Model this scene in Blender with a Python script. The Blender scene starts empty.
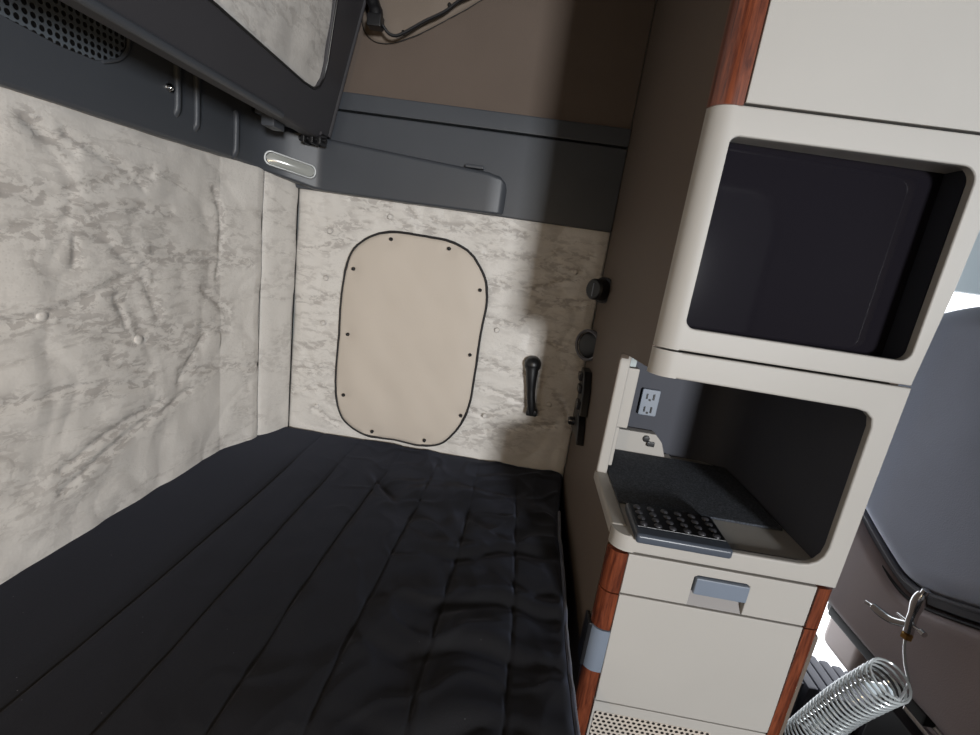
import bpy, bmesh, math, random
from mathutils import Vector, Matrix, noise
random.seed(4)
C = bpy.context.scene.collection
PI = math.pi

# ------------------------------------------------------------ helpers
def link(name, me, mat, parent=None):
    o = bpy.data.objects.new(name, me); C.objects.link(o)
    if mat and not me.materials: me.materials.append(mat)
    if parent: o.parent = parent
    return o
def tag(o, label=None, cat=None, group=None, kind=None):
    if label: o['label'] = label
    if cat: o['category'] = cat
    if group: o['group'] = group
    if kind: o['kind'] = kind
    return o
def thing(name, label, cat, loc=(0,0,0), group=None):
    o = bpy.data.objects.new(name, None); C.objects.link(o); o.location = loc
    o.empty_display_size = .02
    return tag(o, label, cat, group)
def smooth(me, ang=40):
    for p in me.polygons: p.use_smooth = True
    try: me.set_sharp_from_angle(angle=math.radians(ang))
    except Exception: pass
def done(name, bm, mat, parent=None, sm=True, loc=None, ang=40):
    bmesh.ops.recalc_face_normals(bm, faces=bm.faces)
    me = bpy.data.meshes.new(name); bm.to_mesh(me); bm.free()
    if sm: smooth(me, ang)
    o = link(name, me, mat, parent)
    if parent: o.location = -Vector(base(parent))      # meshes are written in room coordinates
    if sm and ang <= 60: o.modifiers.new('weighted_normals', 'WEIGHTED_NORMAL').keep_sharp = True
    return o
def base(o):
    v = Vector((0,0,0))
    while o: v += o.location; o = o.parent
    return v
def box(bm, x0, x1, y0, y1, z0, z1, bev=0, seg=2):
    vs = [bm.verts.new((x, y, z)) for x in (x0, x1) for y in (y0, y1) for z in (z0, z1)]
    fs = [bm.faces.new([vs[i] for i in q]) for q in ((0,1,3,2),(4,6,7,5),(0,4,5,1),(2,3,7,6),(0,2,6,4),(1,5,7,3))]
    if bev: bmesh.ops.bevel(bm, geom=list({e for f in fs for e in f.edges}), offset=bev, segments=seg, affect='EDGES', profile=.5)
def bx(name, x0, x1, y0, y1, z0, z1, mat, parent=None, bev=.002, seg=2):
    bm = bmesh.new(); box(bm, x0, x1, y0, y1, z0, z1, bev, seg); return done(name, bm, mat, parent)
def extrude_loop(bm, pts2, fn, t0, t1):
    a = [bm.verts.new(fn(u, v, t0)) for u, v in pts2]; b = [bm.verts.new(fn(u, v, t1)) for u, v in pts2]
    n = len(a)
    for i in range(n): bm.faces.new((a[i], a[(i+1)%n], b[(i+1)%n], b[i]))
    f1 = bm.faces.new(a[::-1]); f2 = bm.faces.new(b)
    return f1, f2
def rrect(x0, x1, y0, y1, r, n=6):
    rs = r if isinstance(r, (list, tuple)) else [r]*4
    out = []
    for (cx, cy, a0, rr) in ((x1, y1, 0, rs[0]), (x0, y1, 90, rs[1]), (x0, y0, 180, rs[2]), (x1, y0, 270, rs[3])):
        sx = -1 if cx == x1 else 1; sy = -1 if cy == y1 else 1
        if rr <= 0: out.append((cx, cy)); continue
        for k in range(n+1):
            a = math.radians(a0 + 90*k/n)
            out.append((cx + sx*rr + rr*math.cos(a), cy + sy*rr + rr*math.sin(a)))
    return out
def plate_mesh(outer, holes, thick, bev, fn):
    """plate from a 2D outline with holes; fn(u,v,w) maps to the room, w in 0..thick"""
    cu = bpy.data.curves.new('outline', 'CURVE'); cu.dimensions = '2D'; cu.fill_mode = 'BOTH'
    for pts in [outer]+list(holes):
        sp = cu.splines.new('POLY'); sp.points.add(len(pts)-1); sp.use_cyclic_u = True
        for i, (u, v) in enumerate(pts): sp.points[i].co = (u, v, 0, 1)
    cu.extrude = thick/2-bev; cu.bevel_depth = bev; cu.bevel_resolution = 2; cu.offset = -bev
    o = bpy.data.objects.new('outline', cu); C.objects.link(o)
    bpy.context.view_layer.update()
    me = bpy.data.meshes.new_from_object(o.evaluated_get(bpy.context.evaluated_depsgraph_get()))
    bpy.data.objects.remove(o); bpy.data.curves.remove(cu)
    bm = bmesh.new(); bm.from_mesh(me); bpy.data.meshes.remove(me)
    bmesh.ops.remove_doubles(bm, verts=bm.verts, dist=1e-5)
    for v in bm.verts: v.co = Vector(fn(v.co.x, v.co.y, v.co.z + thick/2))
    return bm
def merge(bm, other):
    me = bpy.data.meshes.new('t'); other.to_mesh(me); other.free(); bm.from_mesh(me); bpy.data.meshes.remove(me)
def tube(bm, pts, r, n=10, closed=False, rs=None):
    pts = [Vector(p) for p in pts]; m = len(pts); rings = []
    prev = None
    for i, p in enumerate(pts):
        if closed: t = pts[(i+1)%m]-pts[i-1]
        else: t = pts[min(i+1, m-1)]-pts[max(i-1, 0)]
        t.normalize()
        if prev is None: nrm = t.orthogonal().normalized()
        else: nrm = (prev - t*prev.dot(t)).normalized()
        prev = nrm; b = t.cross(nrm); rr = rs[i] if rs else r
        rings.append([bm.verts.new(p + (nrm*math.cos(2*PI*k/n)+b*math.sin(2*PI*k/n))*rr) for k in range(n)])
    for i in range(m if closed else m-1):
        a, c = rings[i], rings[(i+1)%m]
        for k in range(n): bm.faces.new((a[k], a[(k+1)%n], c[(k+1)%n], c[k]))
    if not closed: bm.faces.new(rings[0][::-1]); bm.faces.new(rings[-1])
def lathe(bm, prof, M, n=24):
    """prof: (r, h) list; axis = local z of M"""
    rings = []
    for r, h in prof:
        if r < 1e-6: rings.append([bm.verts.new(M @ Vector((0, 0, h)))]*n)
        else: rings.append([bm.verts.new(M @ Vector((r*math.cos(2*PI*k/n), r*math.sin(2*PI*k/n), h))) for k in range(n)])
    for a, b in zip(rings, rings[1:]):
        for k in range(n):
            q = []
            for v in (a[k], a[(k+1)%n], b[(k+1)%n], b[k]):
                if v not in q: q.append(v)
            if len(q) > 2: bm.faces.new(q)
def axis(loc, z):
    z = Vector(z).normalized(); x = z.orthogonal().normalized(); y = z.cross(x)
    M = Matrix((x, y, z)).transposed().to_4x4(); M.translation = Vector(loc); return M
def spline(pts, n=8, closed=False):
    pts = [Vector(p) for p in pts]; out = []; m = len(pts)
    rng = range(m) if closed else range(m-1)
    for i in rng:
        g = (lambda k: pts[k % m]) if closed else (lambda k: pts[max(0, min(m-1, k))])
        p0, p1, p2, p3 = g(i-1), g(i), g(i+1), g(i+2)
        for k in range(n):
            t = k/n
            out.append(.5*((2*p1)+(p2-p0)*t+(2*p0-5*p1+4*p2-p3)*t*t+(3*p1-p0-3*p2+p3)*t**3))
    if not closed: out.append(pts[-1])
    return out
def grid(bm, nu, nv, fn):
    vs = [[bm.verts.new(fn(i/nu, j/nv)) for j in range(nv+1)] for i in range(nu+1)]
    for i in range(nu):
        for j in range(nv): bm.faces.new((vs[i][j], vs[i+1][j], vs[i+1][j+1], vs[i][j+1]))
    return vs

# ------------------------------------------------------------ materials
def srgb(*c): return tuple((x/255/12.92 if x/255 <= .04045 else ((x/255+.055)/1.055)**2.4) for x in c)+(1,)
class NT:
    def __init__(s, name):
        s.m = bpy.data.materials.new(name); s.m.use_nodes = True; s.t = s.m.node_tree
        s.b = s.t.nodes['Principled BSDF']; s.o = s.t.nodes['Material Output']
    def n(s, typ, **kw):
        nd = s.t.nodes.new(typ)
        for k, v in kw.items():
            if k.startswith('_'): setattr(nd, k[1:], v)
            else:
                key = int(k[1:]) if k[0] == 'i' and k[1:].isdigit() else k.replace('__', ' ')
                if hasattr(v, 'links') or isinstance(v, bpy.types.NodeSocket): s.t.links.new(v, nd.inputs[key])
                else: nd.inputs[key].default_value = v
        return nd
    def l(s, a, b): s.t.links.new(a, b)
    def math(s, op, a, b=None):
        kw = {'i0': a}
        if b is not None: kw['i1'] = b
        return s.n('ShaderNodeMath', _operation=op, **kw).outputs[0]
    def mix(s, f, a, b):
        nd = s.n('ShaderNodeMix', _data_type='RGBA')
        for i, v in ((0, f), (6, a), (7, b)):
            if isinstance(v, bpy.types.NodeSocket): s.l(v, nd.inputs[i])
            else: nd.inputs[i].default_value = v
        return nd.outputs[2]
    def ramp(s, f, a, b):
        nd = s.n('ShaderNodeMapRange', Value=f); nd.inputs['From Min'].default_value = a; nd.inputs['From Max'].default_value = b
        return nd.outputs[0]
    def pos(s): return s.n('ShaderNodeTexCoord').outputs['Object']
    def noise(s, v, sc, det=3, rough=.5, dist=0): return s.n('ShaderNodeTexNoise', Vector=v, Scale=sc, Detail=det, Roughness=rough, Distortion=dist).outputs[0]
    def bump(s, h, st=.3, d=.002):
        nd = s.n('ShaderNodeBump', Height=h, Strength=st, Distance=d); s.l(nd.outputs[0], s.b.inputs['Normal'])
def simple(name, col, rough=.5, metal=0, bump=0, bs=400, spec=.5, var=.04, sheen=0, coat=0):
    t = NT(name); p = t.pos()
    f = t.noise(p, 9, 4)
    lo = tuple(max(0, c*(1-var*2)) for c in col[:3])+(1,); hi = tuple(min(1, c*(1+var*2)) for c in col[:3])+(1,)
    t.l(t.mix(f, lo, hi), t.b.inputs['Base Color'])
    t.b.inputs['Roughness'].default_value = rough; t.b.inputs['Metallic'].default_value = metal
    t.b.inputs['Specular IOR Level'].default_value = spec
    if sheen: t.b.inputs['Sheen Weight'].default_value = sheen
    if coat: t.b.inputs['Coat Weight'].default_value = coat; t.b.inputs['Coat Roughness'].default_value = .12
    if bump: t.bump(t.noise(p, bs, 2), bump, .001)
    return t.m
M = {}
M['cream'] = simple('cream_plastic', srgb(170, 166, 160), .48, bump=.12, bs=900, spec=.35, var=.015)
M['shaded_taupe'] = simple('shaded_taupe_panel', srgb(100, 89, 80), .6, bump=.15, bs=700, spec=.25, var=.02)  # cabinet side is the front's material; its shade is put into this colour
M['trim'] = simple('charcoal_plastic', srgb(64, 67, 72), .42, bump=.25, bs=600, spec=.4)
M['bunk'] = simple('dark_bunk_frame', srgb(58, 57, 60), .5, bump=.25, bs=500, spec=.35)
M['black'] = simple('black_plastic', srgb(20, 20, 22), .4)
M['blackcord'] = simple('black_cord', srgb(28, 26, 26), .7, bump=.5, bs=300)
M['gasket'] = simple('dark_gap', srgb(16, 15, 15), .9)
M['niche'] = simple('charcoal_liner', srgb(40, 42, 50), .62, bump=.3, bs=500, spec=.3)
M['nichewall'] = simple('grey_brown_liner', srgb(66, 68, 76), .6, bump=.2, bs=500, spec=.3)
M['latch'] = simple('blue_grey_plastic', srgb(114, 123, 136), .4, spec=.4)
M['outlet'] = simple('grey_outlet_plastic', srgb(132, 140, 152), .45)
M['chrome'] = simple('chrome', srgb(215, 215, 215), .15, metal=1)
M['brass'] = simple('brass', srgb(190, 150, 90), .3, metal=1)
M['lens'] = simple('milky_lens', srgb(150, 152, 148), .18, spec=.8)
M['coil'] = simple('clear_hose', srgb(200, 207, 209), .16, metal=.2, coat=1)
M['seat'] = simple('blue_grey_seat_fabric', srgb(180, 190, 212), .75, bump=.5, bs=350, sheen=.3, spec=.25)
M['seatlow'] = simple('brown_grey_seat_panel', srgb(155, 142, 142), .6, bump=.4, bs=350, spec=.3)
M['seattrim'] = simple('seat_trim', srgb(88, 90, 98), .5)
M['pullgrey'] = simple('pull_recess_grey', srgb(140, 136, 134), .6)
M['floor'] = simple('dark_rubber_floor', srgb(70, 66, 66), .8, bump=.4, bs=80)
M['ceiling'] = simple('brown_headliner', srgb(62, 56, 52), .9, bump=.3, bs=200)
M['upper'] = simple('shaded_brown_upper_wall', srgb(96, 85, 77), .8, bump=.3, bs=260, spec=.2)  # brown wall with its shadow put into the colour as a darker tone
M['cover'] = simple('cream_vinyl_cover', srgb(190, 180, 168), .6, bump=.25, bs=260, spec=.3, var=.02)
M['pale'] = simple('pale_blue_grey_door_panel', srgb(170, 180, 182), .6)
M['screen'] = simple('glossy_dark_screen', srgb(26, 24, 29), .06, spec=.45, var=0)
M['redcap'] = simple('red_print', srgb(150, 60, 50), .6)

def wood():
    t = NT('red_brown_wood'); p = t.pos()
    mp = t.n('ShaderNodeMapping', Vector=p); mp.inputs['Scale'].default_value = (60, 60, 5)
    f = t.noise(mp.outputs[0], 3, 5, .6, .6)
    g = t.noise(mp.outputs[0], 14, 3, .6)
    c = t.mix(t.ramp(f, .35, .65), srgb(74, 34, 22), srgb(126, 66, 42))
    c = t.mix(t.math('MULTIPLY', t.ramp(g, .55, .75), .5), c, srgb(60, 24, 14))
    t.l(c, t.b.inputs['Base Color']); t.b.inputs['Roughness'].default_value = .28
    t.b.inputs['Coat Weight'].default_value = .5; t.b.inputs['Coat Roughness'].default_value = .15
    return t.m
M['wood'] = wood()

def quilt(name, base, mark):
    t = NT(name); p = t.pos()
    sp = t.n('ShaderNodeSeparateXYZ', Vector=p)
    cb = t.n('ShaderNodeCombineXYZ', X=t.math('ADD', sp.outputs[0], sp.outputs[1]), Y=sp.outputs[2]); q = cb.outputs[0]
    def streak(deg, lo, hi, sc, w, dist, off):
        # long fibres: noise stretched along one direction, read as thin lines and as a frayed band round them
        m = t.n('ShaderNodeMapping', Vector=q); m.inputs['Rotation'].default_value = (0, 0, math.radians(deg)); m.inputs['Scale'].default_value = (lo, hi, 1)
        m.inputs['Location'].default_value = (off, off*.7, off)
        n = t.noise(m.outputs[0], sc, 2, .45, dist)
        d = t.math('ABSOLUTE', t.math('SUBTRACT', n, .5))
        return t.ramp(d, w, 0), t.ramp(d, w*4.5, w*.8)
    k = None; creases = None; band = None
    for i, (deg, lo, hi, sc, w) in enumerate(((-22, 1.0, 3.2, 2.2, .016), (38, .9, 3.6, 2.0, .014), (-62, 1.1, 3.0, 2.4, .014), (8, .8, 4.2, 2.0, .012))):
        ln, bd = streak(deg, lo, hi, sc, w, .35, 3.7*i+1)
        msk = t.ramp(t.noise(q, 2.4+.5*i, 2), .47, .60) if i else t.ramp(t.noise(q, 1.9, 2), .40, .52)
        m2 = t.n('ShaderNodeMapping', Vector=q); m2.inputs['Location'].default_value = (i*5, i*3, 0)
        msk = t.ramp(t.noise(m2.outputs[0], 2.6, 2), .44, .58)
        ln = t.math('MULTIPLY', ln, msk); bd = t.math('MULTIPLY', bd, msk)
        creases = ln if creases is None else t.math('MAXIMUM', creases, ln)
        band = bd if band is None else t.math('MAXIMUM', band, bd)
    br = t.n('ShaderNodeMapping', Vector=q); br.inputs['Rotation'].default_value = (0, 0, .6); br.inputs['Scale'].default_value = (1, 2.2, 1)
    fr = t.ramp(t.noise(br.outputs[0], 30, 6, .70, .5), .485, .54)
    st = t.n('ShaderNodeAttribute', _attribute_name='stroke').outputs['Fac']
    band = t.math('MINIMUM', t.math('ADD', t.math('MULTIPLY', band, .62), t.math('MULTIPLY', st, .9)), 1)
    patch = t.math('MULTIPLY', fr, band)
    k = t.math('MINIMUM', t.math('ADD', t.math('MULTIPLY', creases, .08), t.math('MULTIPLY', patch, .58)), 1)
    vo = t.n('ShaderNodeTexVoronoi', Vector=p, Scale=170).outputs['Distance']
    dots = t.math('MULTIPLY', t.ramp(vo, .35, .15), t.ramp(t.noise(q, 3, 1), .47, .53))
    k = t.math('MAXIMUM', k, t.math('MULTIPLY', dots, .22))
    soft = t.noise(q, 4, 4, .6)
    k = t.math('ADD', t.math('MULTIPLY', k, .85), t.math('MULTIPLY', soft, .10))
    t.l(t.mix(k, base, mark), t.b.inputs['Base Color'])
    t.b.inputs['Roughness'].default_value = .5; t.b.inputs['Specular IOR Level'].default_value = .4
    h = t.math('SUBTRACT', t.math('MULTIPLY', t.noise(q, 9, 4, .55), .7), t.math('MULTIPLY', creases, .07))
    h = t.math('SUBTRACT', h, t.math('MULTIPLY', patch, .04))
    h = t.math('ADD', h, t.math('MULTIPLY', vo, .03))
    t.bump(h, .6, .010)
    return t.m
M['quilt'] = quilt('printed_padded_fabric', srgb(206, 202, 196), srgb(140, 133, 128))

def bedfab():
    t = NT('black_velour'); p = t.pos()
    f = t.noise(p, 500, 2); lint = t.n('ShaderNodeTexVoronoi', Vector=p, Scale=38, Randomness=1).outputs['Distance']
    c = t.mix(f, srgb(17, 17, 19), srgb(29, 29, 32))
    c = t.mix(t.math('MULTIPLY', t.ramp(lint, .035, .02), .5), c, srgb(120, 120, 125))
    t.l(c, t.b.inputs['Base Color']); t.b.inputs['Roughness'].default_value = .85
    t.b.inputs['Sheen Weight'].default_value = .32; t.b.inputs['Sheen Roughness'].default_value = .4
    t.b.inputs['Sheen Tint'].default_value = srgb(150, 160, 190)
    t.b.inputs['Specular IOR Level'].default_value = .2
    t.bump(f, .3, .001)
    return t.m
M['bed'] = bedfab()
def matfab():
    t = NT('dusty_black_mat'); p = t.pos()
    f = t.noise(p, 260, 3, .7); d = t.noise(p, 900, 1)
    c = t.mix(t.ramp(f, .4, .7), srgb(44, 48, 54), srgb(82, 87, 96))
    c = t.mix(t.math('MULTIPLY', t.ramp(d, .78, .85), .7), c, srgb(170, 170, 175))
    t.l(c, t.b.inputs['Base Color']); t.b.inputs['Roughness'].default_value = .9; t.bump(f, .8, .004)
    return t.m
M['mat'] = matfab()
def perforated(name, col, hole, ax, pitch, rad, stagger=True):
    """rows of real-size round holes across the panel (ax = the two room axes of its face)"""
    t = NT(name); s = t.n('ShaderNodeSeparateXYZ', Vector=t.pos())
    u = t.math('DIVIDE', s.outputs[ax[0]], pitch); v = t.math('DIVIDE', s.outputs[ax[1]], pitch*(.866 if stagger else 1))
    row = t.math('FLOOR', v)
    if stagger: u = t.math('ADD', u, t.math('MULTIPLY', t.math('MODULO', t.math('ABSOLUTE', row), 2), .5))
    fu = t.math('SUBTRACT', t.math('FRACT', u), .5); fv = t.math('SUBTRACT', t.math('FRACT', v), .5)
    d = t.math('SQRT', t.math('ADD', t.math('MULTIPLY', fu, fu), t.math('MULTIPLY', fv, fv)))
    k = t.ramp(d, rad+.04, rad-.04)
    t.l(t.mix(k, col, hole), t.b.inputs['Base Color']); t.b.inputs['Roughness'].default_value = .5
    t.b.inputs['Specular IOR Level'].default_value = .35
    t.bump(t.math('SUBTRACT', 1, k), 1, .004)
    return t.m
M['vent'] = perforated('perforated_cream', srgb(188, 178, 166), srgb(30, 27, 25), (0, 2), .0105, .30)
M['grille'] = perforated('perforated_charcoal', srgb(80, 86, 92), srgb(6, 6, 7), (1, 2), .0125, .34, False)
def rubber_stripes():
    t = NT('ribbed_step'); s = t.n('ShaderNodeSeparateXYZ', Vector=t.pos())
    k = t.ramp(t.math('SINE', t.math('MULTIPLY', s.outputs[0], 180)), -.2, .2)
    t.l(t.mix(k, srgb(60, 55, 60), srgb(120, 112, 118)), t.b.inputs['Base Color']); t.b.inputs['Roughness'].default_value = .7
    return t.m
M['step'] = rubber_stripes()

# ------------------------------------------------------------ the shell
XR, YW = -.84, 1.50          # rear wall, passenger side wall
def crease(p, s):
    q = Vector(p)*s
    n = noise.noise(q + Vector((7, 3, 1)))
    return max(0, 1-abs(n)*6)
REAR_FOLDS = [[(0.689, -0.224), (0.75, -0.216)], [(0.762, -0.218), (0.862, -0.181), (0.974, -0.131)], [(0.788, -0.232), (0.941, -0.283), (1.125, -0.349)], [(0.968, -0.273), (1.267, -0.311)], [(0.81, -0.056), (0.879, -0.08), (0.943, -0.114)], [(0.818, -0.074), (0.819, -0.128)], [(1.002, -0.096), (1.164, -0.108), (1.333, -0.123)], [(0.973, -0.157), (0.999, -0.197), (1.018, -0.252)], [(0.907, -0.201), (0.934, -0.251)], [(1.088, -0.401), (1.395, -0.441)], [(1.163, -0.195), (1.266, -0.259)], [(0.702, -0.08), (0.775, -0.054), (0.905, -0.011), (1.064, -0.009)], [(0.888, -0.326), (0.993, -0.373)], [(0.676, -0.359), (0.818, -0.369), (0.992, -0.409)], [(0.708, -0.011), (0.77, -0.01), (0.864, 0.02), (1.008, 0.063)], [(0.813, 0.103), (0.932, 0.059), (0.98, 0.036)], [(1.021, -0.456), (0.855, -0.495), (0.767, -0.523)], [(1.124, -0.459), (0.931, -0.506), (0.763, -0.569)], [(0.747, 0.102), (0.829, 0.074)], [(1.221, 0.062), (1.25, -0.051), (1.222, -0.171)], [(1.182, -0.305), (1.088, -0.422)]]
SIDE_FOLDS = [[(-0.661, 0.001), (-0.604, 0.025), (-0.538, 0.039)], [(-0.467, 0.072), (-0.4, 0.045)], [(-0.743, -0.068), (-0.646, -0.042), (-0.593, -0.022)], [(-0.752, -0.229), (-0.676, -0.22), (-0.615, -0.202)], [(-0.752, -0.396), (-0.682, -0.371), (-0.612, -0.353)], [(-0.751, -0.557), (-0.681, -0.523), (-0.607, -0.533)], [(-0.749, -0.468), (-0.619, -0.461)], [(-0.435, 0.136), (-0.376, 0.071), (-0.321, 0.041)], [(-0.325, 0.078), (-0.233, 0.066), (-0.121, 0.093), (-0.042, 0.08)], [(-0.147, 0.003), (-0.031, 0.007), (0.153, -0.017)], [(-0.121, -0.082), (0.011, -0.088), (0.13, -0.032)], [(-0.131, -0.202), (-0.025, -0.199), (0.023, -0.165)], [(-0.112, -0.335), (-0.013, -0.361), (0.069, -0.362)], [(-0.128, -0.423), (0.015, -0.456), (0.1, -0.47)], [(-0.13, -0.51), (-0.078, -0.533), (0.02, -0.484)], [(-0.146, -0.602), (-0.024, -0.566), (0.164, -0.518)], [(0.042, -0.123), (0.171, -0.116)], [(0.103, -0.246), (0.2, -0.271)], [(0.067, 0.034), (0.18, 0.037)], [(-0.589, 0.104), (-0.471, 0.107)], [(-0.669, -0.603), (-0.577, -0.648)], [(0.144, -0.406), (0.217, -0.508)]]
def seg_d(u, z, folds):
    best = 9
    for k, f in enumerate(folds):
        for (a, b), (c, d) in zip(f, f[1:]):
            if abs(u-(a+c)/2) > abs(a-c)/2+.05 or abs(z-(b+d)/2) > abs(b-d)/2+.05: continue
            L2 = (c-a)**2+(d-b)**2; t = max(0, min(1, ((u-a)*(c-a)+(z-b)*(d-b))/L2))
            best = min(best, math.hypot(u-a-t*(c-a), z-b-t*(d-b)))
    return best
def padded(name, path, z0f, z1f, nx, nz, puff=.012, folds=(), ax=0):
    """padded fabric panel hung along a plan path; path points (x, y), outward normal to the room"""
    P = [Vector((x, y, 0)) for x, y in path]; L = [0]
    for a, b in zip(P, P[1:]): L.append(L[-1]+(b-a).length)
    def at(u):
        d = u*L[-1]
        for i in range(len(L)-1):
            if d <= L[i+1]+1e-9:
                t = (d-L[i])/(L[i+1]-L[i]); q = P[i].lerp(P[i+1], t); n = (P[i+1]-P[i]).normalized()
                return q, Vector((n.y, -n.x, 0)), d
        return P[-1], Vector((1, 0, 0)), L[-1]
    bm = bmesh.new()
    def fn(u, v):
        q, nr, d = at(u); z0, z1 = z0f(q), z1f(q); z = z0+(z1-z0)*v
        p = Vector((q.x, q.y, z))
        e = min(1, min(u, 1-u)*L[-1]/.03)*min(1, (1-v)*(z1-z0)/.03)
        h = math.sqrt(max(0, e))*puff
        h += .006*noise.noise(p*5)+.004*noise.noise(p*13)
        h -= .0025*crease(p, 3.1)*e + .0025*crease(p+Vector((4, 4, 4)), 6)*e
        wob = .010*noise.noise(p*12); q2 = (p.x if ax == 0 else p.y)+wob
        d = seg_d(q2, p.z+.010*noise.noise(p*12+Vector((5, 5, 5))), folds) if folds else 9
        h += -.0034*math.exp(-(d/.008)**2)+.0014*math.exp(-((d-.024)/.018)**2) if d < .09 else 0
        strokes.append(max(0, .95*math.exp(-(d/.010)**2)+.75*math.exp(-(d/(.022+.012*noise.noise(p*6)))**2)) if d < .15 else 0)
        return p + nr*h
    strokes = []
    grid(bm, nx, nz, fn)
    lay = bm.verts.layers.float.new('stroke')
    for v, k in zip(bm.verts, strokes): v[lay] = k
    return done(name, bm, M['quilt'], None, ang=180)
# rear wall panel, corner filler and side wall panel
w = padded('wall_rear', [(XR-.012, -1.0), (XR-.012, 1.24), (-.812, 1.385)], lambda q: -.80, lambda q: .16, 560, 190, .012, REAR_FOLDS, 1)
tag(w, 'printed grey padded rear wall', kind='structure')
w2 = padded('wall_corner', [(-.812, 1.387), (-.765, 1.505)], lambda q: -.80, lambda q: .15, 20, 90, .008)
tag(w2, kind='structure')
w3 = padded('wall_passenger_side', [(-.766, 1.512), (.222, 1.512)], lambda q: -.80, lambda q: .14, 300, 230, .012, SIDE_FOLDS, 0)
tag(w3, kind='structure')
# tufting buttons of the side wall panel
for y, z in [(0.755, -0.217), (0.962, -0.295), (1.171, -0.222)]:
    bm = bmesh.new(); lathe(bm, [(0, .002), (.008, .0015), (.011, -.001), (.012, -.008)], axis((-.842, y, z), (1, 0, 0)), 16)
    done('button', bm, M['quilt'], w)
for i, (x, z) in enumerate([(-.652, .001), (-.461, .071), (-.655, -.148), (-.656, -.297), (-.654, -.443), (-.66, -.592), (-.078, -.231), (-.077, -.526), (.137, -.012), (.13, -.45)]):
    bm = bmesh.new(); lathe(bm, [(0, .006), (.006, .005), (.009, .001), (.0095, -.004)], axis((x, 1.4965, z), (0, -1, 0)), 16)
    done('button', bm, M['quilt'], w3)
for i, (x, y, r) in enumerate([(-.764, 1.503, .0022), (-.8125, 1.3865, .0008)]):
    bm = bmesh.new(); tube(bm, [(x, y, -.75), (x, y, .0), (x, y, .15)], r, 8); done('seam_cord', bm, M['gasket'], w2)
# hard shell behind the padding, roof, floor, driver side, cab front
def shell(name, *a, mat='ceiling'):
    o = bx(name, *a, M[mat], bev=0); tag(o, kind='structure'); return o
shell('floor', -1.0, 2.6, -1.1, 1.62, -1.45, -1.40, mat='floor')
shell('ceiling', -1.0, 2.6, -1.1, 1.62, 1.15, 1.2)
shell('wall_rear_shell', -.98, -.90, -1.1, 1.62, -1.4, 1.15, mat='upper')
def wall_with_holes(name, outer, holes, fn, thick, mat):
    o = done(name, plate_mesh(outer, holes, thick, .001, fn), mat); tag(o, kind='structure'); return o
sidefn = lambda y0: (lambda u, v, t: (u, y0+t, v))
wall_with_holes('wall_passenger_shell', [(-.98, -1.4), (2.5, -1.4), (2.5, 1.15), (-.98, 1.15)],
    [rrect(.75, 1.95, -1.36, .094, [.03, .03, .02, .02])], sidefn(1.53), .06, M['pale'])
wall_with_holes('wall_driver_shell', [(-.98, -1.4), (2.5, -1.4), (2.5, 1.15), (-.98, 1.15)],
    [rrect(-.12, 1.5, -.62, .52, [.2, .1, .1, .1])], sidefn(-1.06), .06, M['ceiling'])
wall_with_holes('wall_front', [(-1.06, -1.4), (1.6, -1.4), (1.6, 1.15), (-1.06, 1.15)],
    [rrect(-.8, 1.35, -.25, .55, .1)], lambda u, v, t: (2.5+t, u, v), .06, M['ceiling'])
# upper side wall above the belt
o = bx('wall_upper_side', -.90, .222, 1.512, 1.53, .39, 1.15, M['upper'], bev=0); tag(o, kind='structure')

# ------------------------------------------------------------ charcoal belt trims
def loft(bm, rings):
    rs = [[bm.verts.new(p) for p in r] for r in rings]; n = len(rs[0])
    for a, b in zip(rs, rs[1:]):
        for k in range(n): bm.faces.new((a[k], a[(k+1)%n], b[(k+1)%n], b[k]))
    bm.faces.new(rs[0][::-1]); bm.faces.new(rs[-1])
bm = bmesh.new()
# (x, y, face normal, bottom, top)
st = [(-.82, -1.0, (1, 0), .128, .42), (-.82, 1.0, (1, 0), .144, .42), (-.82, 1.265, (1, 0), .149, .40), (-.82, 1.30, (1, -.05), .149, .36), (-.815, 1.33, (1, -.2), .147, .292),
      (-.80, 1.385, (.8, -.9), .142, .280), (-.745, 1.4185, (.6, -1), .131, .277), (-.69, 1.452, (.5, -1), .119, .271), (-.665, 1.4565, (.1, -1), .117, .267), (-.4, 1.458, (0, -1), .117, .250),
      (-.17, 1.46, (0, -1), .119, .236), (-.13, 1.463, (.3, -1), .120, .228), (-.113, 1.472, (1, -1), .121, .215), (-.108, 1.49, (1, -.2), .121, .20)]
rings = []
for x, y, nn, zb, zt in st:
    n = Vector((nn[0], nn[1], 0)).normalized(); p = Vector((x, y, 0)); b = p-n*.06; r = .012
    if y > 1.48: b = p-Vector((0, -1, 0))*.03
    ring = [Vector((b.x, b.y, zb)), Vector((p.x, p.y, zb))-n*r*.7]
    for k in range(1, 4):
        a = PI/2*k/4; ring.append(p+n*(-r*.7+r*.7*math.sin(a))+Vector((0, 0, zb+r*(1-math.cos(a)))))
    for k in range(0, 5):
        a = PI/2*k/4; ring.append(p+n*(-r+r*math.cos(a))+Vector((0, 0, zt-r+r*math.sin(a))))
    ring.append(Vector((b.x, b.y, zt+.006)))
    rings.append(ring)
loft(bm, rings)
belt = done('trim_1', bm, M['trim'], ang=50); tag(belt, kind='structure')
# upright ribs moulded in the rear belt
for y, z0, z1, w_ in ((1.055, .205, .30, .007), (1.115, .19, .31, .007), (1.262, .165, .262, .008)):
    bm = bmesh.new()
    tube(bm, spline([(-.83, y, z0-.012), (-.820, y, z0), (-.817, y, z0+.02), (-.817, y, z1-.01), (-.82, y, z1)], 5), w_, 12)
    done('rib', bm, M['trim'], belt)
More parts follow.
